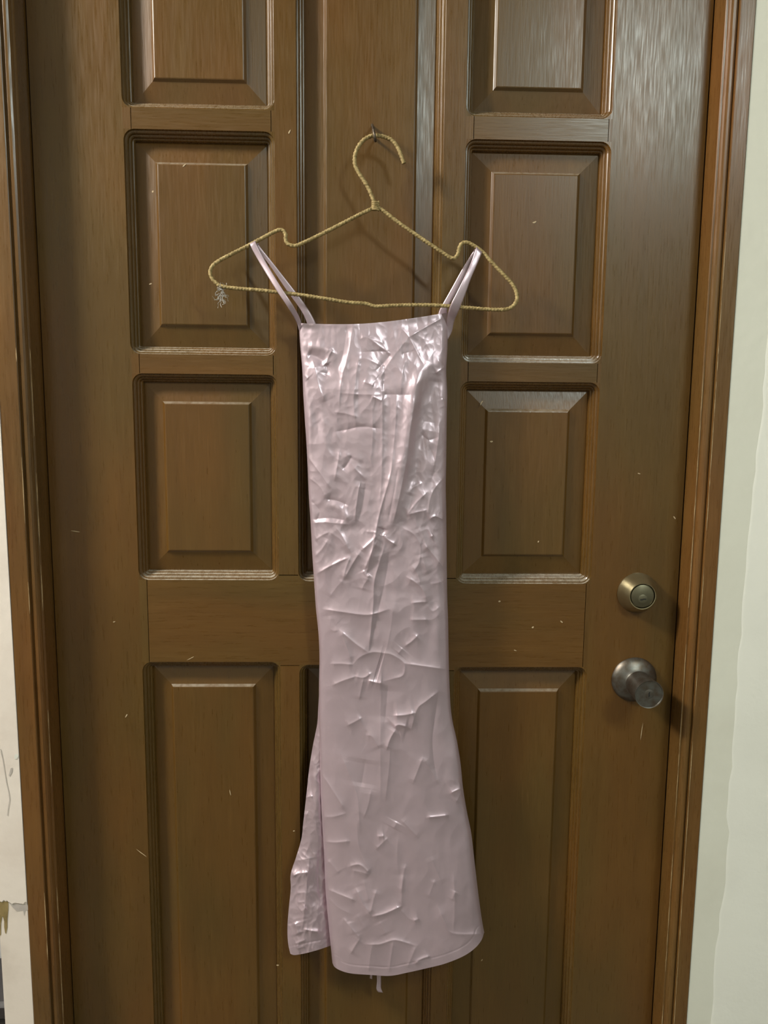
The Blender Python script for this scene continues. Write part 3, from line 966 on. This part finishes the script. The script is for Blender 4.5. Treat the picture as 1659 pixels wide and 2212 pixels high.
# creases read from the photograph: points, height mm, width px, kind[, fade px]
CR = [
    # bodice
    ([(925, 780), (902, 829), (888, 890), (874, 982), (858, 1045), (843, 1130)], 4.4, 15, 'b'),
    ([(940, 815), (918, 870), (908, 930), (898, 1000), (885, 1080)], -2.2, 15, 'b'),
    ([(880, 985), (872, 1030), (858, 1095), (849, 1130)], 1.3, 4, 'r'),
    ([(897, 860), (886, 930), (880, 985)], 1.0, 4, 'r'),
    ([(848, 1000), (842, 1030), (825, 1090), (817, 1122), (806, 1180), (792, 1236)], 1.9, 6, 'r'),
    ([(860, 1010), (850, 1070), (838, 1130)], 0.9, 4, 'v'),
    ([(963, 790), (952, 799), (941, 806)], 0.9, 4, 'r'), ([(941, 806), (935, 860), (925, 930)], -2.5, 16, 'b'),
    ([(654, 808), (660, 813), (666, 819)], 0.9, 4, 'r'), ([(666, 819), (676, 870), (690, 930)], -1.5, 10, 'b'),
    ([(664, 764), (685, 772), (702, 786)], -2.4, 9, 'b'), ([(665, 748), (700, 752), (716, 762)], 1.8, 10, 'b'),
    ([(702, 790), (709, 772), (719, 754)], 1.2, 4, 'r'), ([(702, 786), (708, 800), (704, 812)], 1.0, 4, 'v'),
    ([(676, 780), (690, 840), (703, 868)], 1.6, 8, 'r'), ([(660, 1000), (672, 900), (668, 840)], 1.3, 9, 'b'),
    ([(762, 708), (752, 770), (740, 810), (734, 855), (733, 890)], 0.9, 4, 'r'), ([(776, 765), (767, 830), (764, 870), (769, 925)], 0.8, 4, 'r'),
    ([(750, 700), (742, 760), (730, 800)], 0.5, 5, 'v'),
    ([(825, 831), (826, 936), (824, 1040), (818, 1100)], 0.9, 4, 'r'), ([(804, 860), (805, 940), (801, 1000)], 0.6, 4, 'r'),
    ([(857, 854), (854, 925), (844, 1028)], 0.9, 4, 'r'), ([(878, 770), (870, 800), (866, 850)], 0.6, 4, 'r'),
    ([(723, 933), (750, 928), (780, 922), (826, 926)], 0.9, 4, 'v'), ([(778, 762), (812, 759), (847, 760)], 0.7, 4, 'v'),
    ([(735, 849), (780, 852), (826, 852)], 0.5, 4, 'r'), ([(826, 852), (888, 853)], 0.6, 4, 'v'), ([(722, 890), (745, 893), (770, 900)], 0.6, 4, 'r'),
    ([(794, 728), (820, 748), (844, 765)], 0.8, 4, 'r'), ([(844, 765), (824, 790)], 0.8, 5, 'v'), ([(824, 790), (787, 774), (772, 780)], 0.6, 5, 'r'),
    ([(860, 703), (883, 728), (915, 787)], 0.9, 5, 'r'), ([(964, 682), (920, 706), (883, 728)], 1.2, 7, 'r'), ([(883, 728), (850, 770), (819, 819)], 0.7, 5, 'r'),
    ([(785, 824), (808, 833)], 0.7, 3, 'r'), ([(803, 856), (826, 866)], 0.8, 3, 'r'), ([(960, 700), (956, 760), (945, 795)], 1.4, 9, 'b'),
    ([(776, 735), (790, 728), (830, 742)], 0.5, 4, 'r'), ([(868, 765), (895, 758)], 0.5, 4, 'v'), ([(812, 800), (830, 790), (828, 840)], 0.8, 5, 'v'),
    ([(700, 900), (705, 960), (720, 1000)], 1.2, 9, 'b'), ([(735, 970), (728, 1010), (722, 1040)], 0.9, 4, 'r'), ([(745, 975), (765, 1010), (790, 1035)], 0.8, 5, 'r'),
    ([(760, 985), (752, 1000), (740, 1015)], 1.1, 5, 'v'), ([(660, 980), (690, 1020), (715, 1055)], 0.9, 5, 'r'), ([(664, 1030), (690, 1050), (705, 1078)], 0.8, 5, 'r'),
    ([(955, 860), (962, 880)], 0.5, 3, 'r'), ([(908, 935), (925, 950), (945, 945)], 0.7, 5, 'v'), ([(950, 920), (944, 970), (935, 1020)], 1.0, 5, 'r'), ([(925, 960), (940, 1000), (932, 1040)], 0.7, 4, 'v'),
    # waist
    ([(778, 1039), (769, 1099), (767, 1126)], 1.3, 4, 'r'), ([(790, 1045), (783, 1090), (775, 1125)], 0.9, 5, 'v'), ([(705, 1078), (728, 1082), (752, 1092)], 1.3, 5, 'v'),
    ([(705, 1090), (730, 1096), (757, 1125)], 1.4, 9, 'b'), ([(673, 1131), (700, 1128), (753, 1133)], 1.0, 5, 'r'), ([(673, 1122), (710, 1119), (748, 1124)], 0.8, 5, 'v'),
    ([(672, 1080), (690, 1105), (682, 1128)], 0.7, 4, 'v'), ([(723, 1135), (740, 1160), (757, 1195)], 0.9, 5, 'r'), ([(735, 1150), (770, 1140), (785, 1150)], -1.2, 12, 'b'),
    ([(682, 1241), (715, 1222), (756, 1203)], 1.5, 5, 'r'), ([(757, 1202), (748, 1225), (741, 1253)], 1.1, 4, 'r'), ([(780, 1190), (765, 1212), (744, 1250)], 1.2, 5, 'r'),
    ([(785, 1231), (793, 1246), (798, 1240)], 1.1, 3, 'r'), ([(680, 1167), (695, 1157), (712, 1149)], 0.9, 5, 'r'), ([(677, 1204), (695, 1187), (709, 1165)], 0.9, 5, 'r'),
    ([(712, 1149), (735, 1165), (748, 1185)], 0.6, 5, 'r'), ([(741, 1252), (722, 1275), (712, 1290)], 0.6, 5, 'r'),
    ([(698, 1316), (740, 1322), (796, 1328), (840, 1316)], 1.3, 5, 'r'), ([(796, 1248), (785, 1265), (782, 1275)], 0.7, 4, 'r'),
    ([(732, 1360), (765, 1388), (796, 1410)], 1.1, 5, 'r'), ([(735, 1362), (748, 1395), (760, 1430)], 0.9, 5, 'r'), ([(712, 1330), (716, 1360), (732, 1362)], 0.6, 6, 'r'),
    ([(831, 1177), (820, 1215), (808, 1259), (806, 1310), (796, 1410)], 1.5, 5, 'r'), ([(842, 1180), (833, 1250), (815, 1330), (800, 1405)], 0.8, 7, 'v'),
    ([(826, 1151), (836, 1165), (856, 1177)], 1.2, 4, 'r'), ([(817, 1154), (800, 1172), (780, 1190)], 1.2, 4, 'r'), ([(815, 1167), (800, 1200), (787, 1232)], 1.3, 4, 'r'), ([(790, 1148), (810, 1150), (826, 1152)], 0.8, 4, 'r'),
    ([(826, 1140), (822, 1155)], -1.6, 8, 'b'), ([(870, 1140), (895, 1155), (908, 1180), (905, 1215), (890, 1240)], 0.9, 6, 'r'),
    ([(915, 1174), (940, 1203), (963, 1231)], 1.1, 5, 'r'), ([(911, 1197), (920, 1228), (926, 1240)], 0.9, 5, 'r'), ([(890, 1220), (902, 1240), (909, 1264)], 1.0, 4, 'r'),
    ([(877, 1245), (909, 1268), (925, 1300)], 1.2, 4, 'r'), ([(925, 1300), (905, 1301), (888, 1303)], 0.9, 4, 'r'), ([(927, 1122), (941, 1115), (961, 1124)], 1.3, 4, 'r'),
    ([(927, 1122), (926, 1095), (936, 1060), (960, 1030)], 0.9, 5, 'r'), ([(879, 1113), (900, 1085), (922, 1064)], 1.0, 5, 'r'), ([(878, 1113), (895, 1108), (922, 1102)], 0.9, 5, 'r'), ([(884, 1070), (890, 1055), (912, 1042)], 0.8, 5, 'r'),
    ([(930, 1160), (936, 1157)], 1.0, 4, 'r'), ([(908, 1140), (918, 1170), (925, 1190)], 0.7, 5, 'r'), ([(874, 1396), (890, 1385), (904, 1371)], 1.0, 4, 'r'), ([(886, 1339), (925, 1339)], 0.7, 4, 'r'), ([(920, 1305), (935, 1320), (950, 1310)], 0.5, 5, 'r'),
    ([(930, 1262), (950, 1258), (964, 1250)], 0.5, 5, 'r'), ([(944, 1140), (950, 1250), (945, 1400)], 0.8, 10, 'b'), ([(850, 1300), (845, 1350), (836, 1400)], 0.5, 6, 'r'), ([(870, 1400), (860, 1412)], 0.6, 5, 'r'),
    # hips
    ([(762, 1435), (780, 1418), (805, 1409), (830, 1411), (848, 1415), (873, 1433), (871, 1458), (850, 1466), (830, 1471)], 0.8, 4, 'r'), ([(815, 1440), (822, 1442)], -1.4, 30, 'b'),
    ([(714, 1434), (740, 1434), (762, 1436)], 1.0, 5, 'r'), ([(873, 1433), (921, 1440), (964, 1446)], 1.0, 5, 'r'), ([(716, 1481), (742, 1470), (769, 1461)], 1.1, 5, 'r'), ([(767, 1461), (785, 1464), (803, 1453)], 1.0, 4, 'r'),
    ([(785, 1466), (780, 1490), (776, 1511)], 0.8, 4, 'r'), ([(795, 1470), (810, 1474), (826, 1476)], 1.5, 4, 'r'), ([(823, 1400), (823, 1500), (822, 1600), (822, 1730)], 0.6, 5, 'r'), ([(838, 1480), (832, 1560)], 0.8, 9, 'v'),
    ([(850, 1546), (872, 1545), (897, 1540)], 1.9, 7, 'r'), ([(851, 1572), (860, 1566), (880, 1570)], 1.6, 6, 'r'), ([(855, 1575), (843, 1596), (835, 1620)], 1.4, 5, 'r'), ([(843, 1600), (841, 1650), (832, 1732)], 0.7, 6, 'r'),
    ([(947, 1494), (920, 1515), (901, 1532), (888, 1577)], 0.9, 4, 'r'), ([(947, 1494), (938, 1560), (934, 1602), (938, 1650), (947, 1690)], 0.9, 6, 'v'), ([(748, 1568), (765, 1560), (782, 1550)], 1.0, 6, 'r'), ([(790, 1588), (805, 1592), (818, 1618)], 0.8, 6, 'r'),
    ([(914, 1635), (902, 1665), (891, 1694)], 0.7, 4, 'r'), ([(914, 1635), (930, 1662), (949, 1694)], 0.7, 4, 'r'), ([(972, 1714), (985, 1708), (1001, 1700)], 1.6, 5, 'r'), ([(1000, 1702), (992, 1720), (985, 1734)], 0.9, 5, 'r'),
    ([(921, 1766), (945, 1764), (969, 1761)], 1.2, 3, 'r'), ([(696, 1673), (720, 1710), (747, 1752)], 1.0, 4, 'r'), ([(698, 1765), (722, 1764), (747, 1757)], 0.8, 4, 'r'), ([(734, 1623), (755, 1675), (772, 1722), (777, 1800)], 0.9, 6, 'r'),
    ([(802, 1706), (795, 1740), (785, 1768)], 0.8, 6, 'r'), ([(790, 1640), (780, 1700)], 0.8, 14, 'v'), ([(866, 1770), (885, 1790), (905, 1810)], 0.7, 5, 'r'), ([(850, 1790), (858, 1775)], 0.8, 6, 'r'), ([(990, 1600), (975, 1700)], 0.8, 14, 'b'),
    # hem
    ([(703, 1818), (725, 1820), (756, 1817)], 1.0, 4, 'r'), ([(750, 1873), (777, 1868), (800, 1888)], 1.3, 4, 'r'), ([(760, 1880), (780, 1884), (798, 1890)], 0.8, 4, 'r'), ([(708, 1858), (722, 1874), (732, 1888)], 0.8, 4, 'r'),
    ([(710, 1922), (738, 1934), (769, 1946)], 1.3, 4, 'r'), ([(768, 1918), (782, 1948), (802, 1980)], 1.6, 5, 'r'), ([(802, 1980), (830, 1974), (868, 1957)], 1.7, 5, 'r'), ([(813, 1922), (806, 1948), (800, 1974)], 0.9, 4, 'r'), ([(786, 1900), (792, 1930), (797, 1950)], 0.7, 4, 'r'),
    ([(867, 1958), (868, 1925), (872, 1890)], 0.8, 4, 'r'), ([(741, 1983), (758, 2005), (780, 2030)], 1.2, 4, 'r'), ([(778, 2027), (768, 2042), (757, 2060)], 1.2, 4, 'r'), ([(790, 2040), (820, 2040), (850, 2031), (875, 2036), (900, 2044)], 1.2, 4, 'r'),
    ([(899, 2044), (890, 2066), (880, 2090)], 0.8, 4, 'r'), ([(850, 2033), (845, 2065), (840, 2100)], 0.9, 4, 'r'), ([(805, 2040), (800, 2065), (796, 2100)], 0.7, 4, 'r'), ([(895, 2082), (910, 2072), (929, 2065)], 1.3, 4, 'r'), ([(945, 1958), (960, 1990), (978, 2016), (1044, 2018)], 0.9, 4, 'r'),
    ([(980, 1883), (982, 1950), (980, 2012)], 0.7, 6, 'r'), ([(838, 1810), (825, 1822), (812, 1835)], 0.9, 5, 'r'), ([(816, 1807), (830, 1806)], 1.0, 4, 'r'), ([(877, 1866), (870, 1895), (866, 1930)], 0.7, 4, 'r'), ([(770, 1760), (776, 1830), (800, 1885)], 0.6, 5, 'r'),
    ([(860, 1805), (858, 1850), (860, 1890)], 0.5, 5, 'r'), ([(820, 1990), (835, 2020)], 0.7, 5, 'r'), ([(866, 1965), (885, 1985), (905, 1990)], 0.6, 5, 'r'), ([(975, 1945), (985, 1925)], 0.7, 4, 'r'), ([(893, 1989), (905, 1985)], 0.8, 4, 'r'), ([(710, 1940), (730, 1960), (760, 1975)], 0.6, 5, 'r'),
    ([(755, 1990), (762, 2020)], 0.6, 5, 'r'), ([(1005, 1770), (1018, 1900), (1020, 1990)], 0.9, 9, 'b'), ([(930, 1850), (955, 1910)], 0.6, 6, 'r'), ([(790, 2010), (770, 1975)], 0.5, 5, 'r'), ([(925, 1940), (940, 1900)], 0.6, 6, 'r'),
]
NU, NV = 300, 1180
S = coons(TOPC, BOTC, LEFTC, RIGHTC, NU, NV)
px, py = S[..., 0].copy(), S[..., 1].copy()
h = np.zeros(px.shape)
for c_ in CR:
    crease(h, px, py, *c_)


def crumple(px, py, seed, sx, sy):
    wx = px + 14 * gnoise(px / 60 + 3, py / 60, seed + 50)
    wy = py + 14 * gnoise(px / 60, py / 60 + 7, seed + 51)
    n = gnoise(wx / sx, wy / sy, seed)
    return 1 - np.abs(n) * 2.6          # ridged


wt = np.interp(py, [690, 1000, 1250, 1450, 1700, 2110], [0.9, 1.0, 0.95, 0.55, 0.45, 0.6])
h += wt * (0.62 * crumple(px, py, 11, 50, 66) + 0.22 * crumple(px, py, 12, 27, 38))
up = np.interp(py, [690, 1150, 1350], [1.0, 0.9, 0.15])
h += up * (0.24 * crumple(px, py, 16, 17, 24) + 0.5 * np.abs(gnoise(px / 26, py / 150, 17)) * 2)
h += 1.5 * gnoise(px / 75, py / 210, 14) + 1.0 * gnoise(px / 34, py / 170, 15) * np.interp(py, [690, 1400, 1500], [1.0, 0.8, 0.4])
# stitched hem fold near the bottom and along the neckline
u = np.linspace(0, 1, NU)[None, :]
v = np.linspace(0, 1, NV)[:, None]
bot = curve(BOTC, NU); topc = curve(TOPC, NU)
dB = np.sqrt(np.min((px[-80:, :, None] - bot[None, None, ::3, 0]) ** 2 + (py[-80:, :, None] - bot[None, None, ::3, 1]) ** 2, axis=2))
h[-80:] += -0.28 * np.exp(-((dB - 19) / 1.8) ** 2)
dT = (py - np.interp(px, topc[:, 0], topc[:, 1]))
h += 0.5 * np.exp(-(dT / 8) ** 2)
edge = np.clip(np.minimum(u, 1 - u) * 26, 0, 1) ** 0.7
cross = np.sqrt(np.clip(1 - np.abs(2 * u - 1) ** 2.6, 0, 1))
bulge = np.interp(v, [0, 0.1, 0.35, 0.6, 1.0], [0.010, 0.018, 0.019, 0.021, 0.030])
YE = -0.028
Yf = YE - bulge * cross - 0.0014 * h * (0.25 + 0.75 * edge)
front = grid_mesh('front_panel', at_arr(px, py, Yf), SATIN)
child(front, dress)
# back panel
nb, mb = 60, 220
Sb = coons([(646, 698), (700, 700), (760, 699), (800, 696), (850, 690), (900, 683), (940, 676), (967, 673)], BOTC, LEFTC, RIGHTC, nb, mb)
ub = np.linspace(0, 1, nb)[None, :]
crossb = np.sqrt(np.clip(1 - np.abs(2 * ub - 1) ** 2.6, 0, 1))
Yb = YE + 0.015 * crossb + 0.0012 * gnoise(Sb[..., 0] / 40, Sb[..., 1] / 120, 31)
# keep the silhouette inside the front outline
cxm = Sb[..., 0].mean(axis=1, keepdims=True)
Pb = at_arr(Sb[..., 0], Sb[..., 1], YE)
Pb[..., 1] = Yb
child(grid_mesh('back_panel', Pb, SATIN_IN, flip=True), dress)
# flared side panel trailing out at the lower left
SL = [(689, 1500), (687, 1535), (685, 1565), (676, 1610), (668, 1660), (662, 1715), (655, 1778), (651, 1812), (640, 1850), (628, 1888), (628, 1920), (624, 1960), (621, 2000), (622, 2035), (627, 2060)]
SR = [(700, 1500), (702, 1560), (703, 1620), (704, 1700), (706, 1780), (710, 1850), (712, 1920), (715, 1980), (716, 2010), (716, 2042)]
ST = [(689, 1500), (694, 1500), (700, 1500)]
SB = [(627, 2060), (634, 2063), (645, 2062), (665, 2058), (690, 2051), (716, 2042)]
ns, ms = 90, 420
Ss = coons(ST, SB, SL, SR, ns, ms)
xs, ys = Ss[..., 0], Ss[..., 1]
hs = np.zeros(xs.shape)
for c_ in [([(630, 1894), (645, 1887), (666, 1885)], 2.0, 5, 'r'), ([(669, 1850), (662, 1920), (655, 1990), (652, 2015)], 1.2, 4, 'r'), ([(636, 1992), (640, 2005), (645, 2020)], 1.8, 5, 'r'), ([(655, 2007), (672, 2011), (692, 2012)], 1.5, 4, 'r'),
           ([(652, 1725), (665, 1722), (676, 1720)], 1.4, 5, 'r'), ([(664, 1752), (660, 1770), (656, 1800)], 1.2, 5, 'r'), ([(640, 1930), (660, 1928)], 0.9, 4, 'r'), ([(643, 1950), (658, 1948)], 1.0, 4, 'r'), ([(650, 1970), (662, 1960)], 1.0, 4, 'r'),
           ([(636, 2040), (650, 2034), (660, 2030)], 1.0, 3, 'r'), ([(640, 2050), (658, 2044)], 0.9, 3, 'r'), ([(690, 1820), (688, 1900), (694, 1960)], 1.5, 8, 'v'), ([(676, 1640), (680, 1700), (684, 1760)], 1.2, 8, 'b'), ([(640, 1860), (690, 1850)], 0.8, 6, 'r')]:
    crease(hs, xs, ys, *c_)
hs += 0.8 * crumple(xs, ys, 21, 30, 44) + 0.4 * crumple(xs, ys, 22, 14, 20)
us = np.linspace(0, 1, ns)[None, :]
Ys = -0.020 - 0.010 * np.sin(np.pi * np.clip(us * 0.75, 0, 1)) + 0.008 * us ** 3 - 0.0017 * hs
dS = np.abs(ys - (np.interp(xs, [627, 716], [2060, 2042]) - 16))
Ys += 0.0006 * np.exp(-(dS / 2) ** 2)
child(grid_mesh('side_flare', at_arr(xs, ys, np.minimum(Ys, -0.006)), SATIN), dress)


def ribbon(name, rows, mat=None, thick=0.0007):
    """rows: list of ((px,py),(px,py),Yl,Yr) from one end to the other; two-sided solid band"""
    A = np.array([[*r[0], *r[1], r[2], r[3]] for r in rows], float)
    s = spline(A, 6.0)
    nn = 7
    rowsP = []
    for r in s:
        t = np.linspace(0, 1, nn)
        x = r[0] + (r[2] - r[0]) * t; y = r[1] + (r[3] - r[1]) * t
        Y = r[4] + (r[5] - r[4]) * t - 0.0005 * np.sin(np.pi * t)
        rowsP.append(at_arr(x, y, Y))
    P = np.array(rowsP)
    o = grid_mesh(name, P, mat or SATIN)
    sm = o.modifiers.new('thickness', 'SOLIDIFY'); sm.thickness = thick; sm.offset = 0
    return child(o, dress)


yh = float(hy(535))
R_ = 0.0034
# left strap: front run and back run over the hanger wire
ribbon('strap', [((551, 534), (560, 528), yh + R_ + .0006, yh + R_ + .0006), ((545, 530), (556, 524), yh + .002, yh + .002), ((541, 527), (553, 521), yh - .001, yh - .001), ((541, 531), (553, 525), yh - R_ - .0008, yh - R_ - .0008),
                 ((560, 566), (572, 562), yh - .006, yh - .007), ((596, 625), (607, 620), -0.0525, -0.0535), ((622, 664), (632, 658), -0.0520, -0.0525), ((641, 697), (648, 688), -0.0350, -0.0370), ((646, 714), (651, 706), -0.0300, -0.0310)])
ribbon('strap', [((550, 529), (556, 525), yh + R_ + .0004, yh + R_ + .0004), ((560, 545), (567, 540), yh + .006, yh + .006), ((582, 572), (588, 566), -0.030, -0.030), ((620, 628), (632, 622), -0.030, -0.030), ((650, 670), (662, 662), -0.026, -0.026), ((664, 700), (680, 694), -0.024, -0.024), ((668, 715), (684, 709), -0.023, -0.023)])
# right strap
yr = float(hy(540))
ribbon('strap', [((1024, 540), (1036, 551), yr + R_ + .0006, yr + R_ + .0006), ((1026, 536), (1039, 547), yr + .002, yr + .002), ((1028, 534), (1041, 545), yr - .001, yr - .001), ((1028, 537), (1040, 548), yr - R_ - .0008, yr - R_ - .0008),
                 ((1018, 566), (1031, 570), yr - .007, yr - .006), ((1004, 597), (1017, 602), -0.051, -0.049), ((988, 630), (1004, 638), -0.0530, -0.0500), ((973, 660), (991, 670), -0.0510, -0.0470), ((966, 684), (981, 694), -0.038, -0.034), ((965, 704), (976, 716), -0.030, -0.027), ((964, 730), (967, 734), -0.027, -0.026)])
ribbon('strap', [((1024, 541), (1030, 547), yr + R_ + .0004, yr + R_ + .0004), ((1014, 556), (1024, 556), yr + .005, yr + .005), ((997, 584), (1008, 588), -0.031, -0.031), ((976, 622), (986, 632), -0.031, -0.031), ((957, 656), (968, 664), -0.030, -0.030), ((948, 674), (966, 680), -0.027, -0.027), ((946, 690), (964, 694), -0.026, -0.026)])
# tie ends hanging behind the hem
ribbon('tie', [((815, 2060), (823, 2060), -0.016, -0.016), ((814, 2100), (823, 2100), -0.016, -0.017), ((814, 2122), (823, 2124), -0.018, -0.016), ((813, 2136), (823, 2134), -0.020, -0.017), ((817, 2143), (827, 2144), -0.017, -0.017)])
ribbon('tie', [((800, 2060), (804, 2060), -0.014, -0.014), ((800, 2100), (804, 2100), -0.014, -0.014), ((799, 2113), (804, 2115), -0.014, -0.014)])
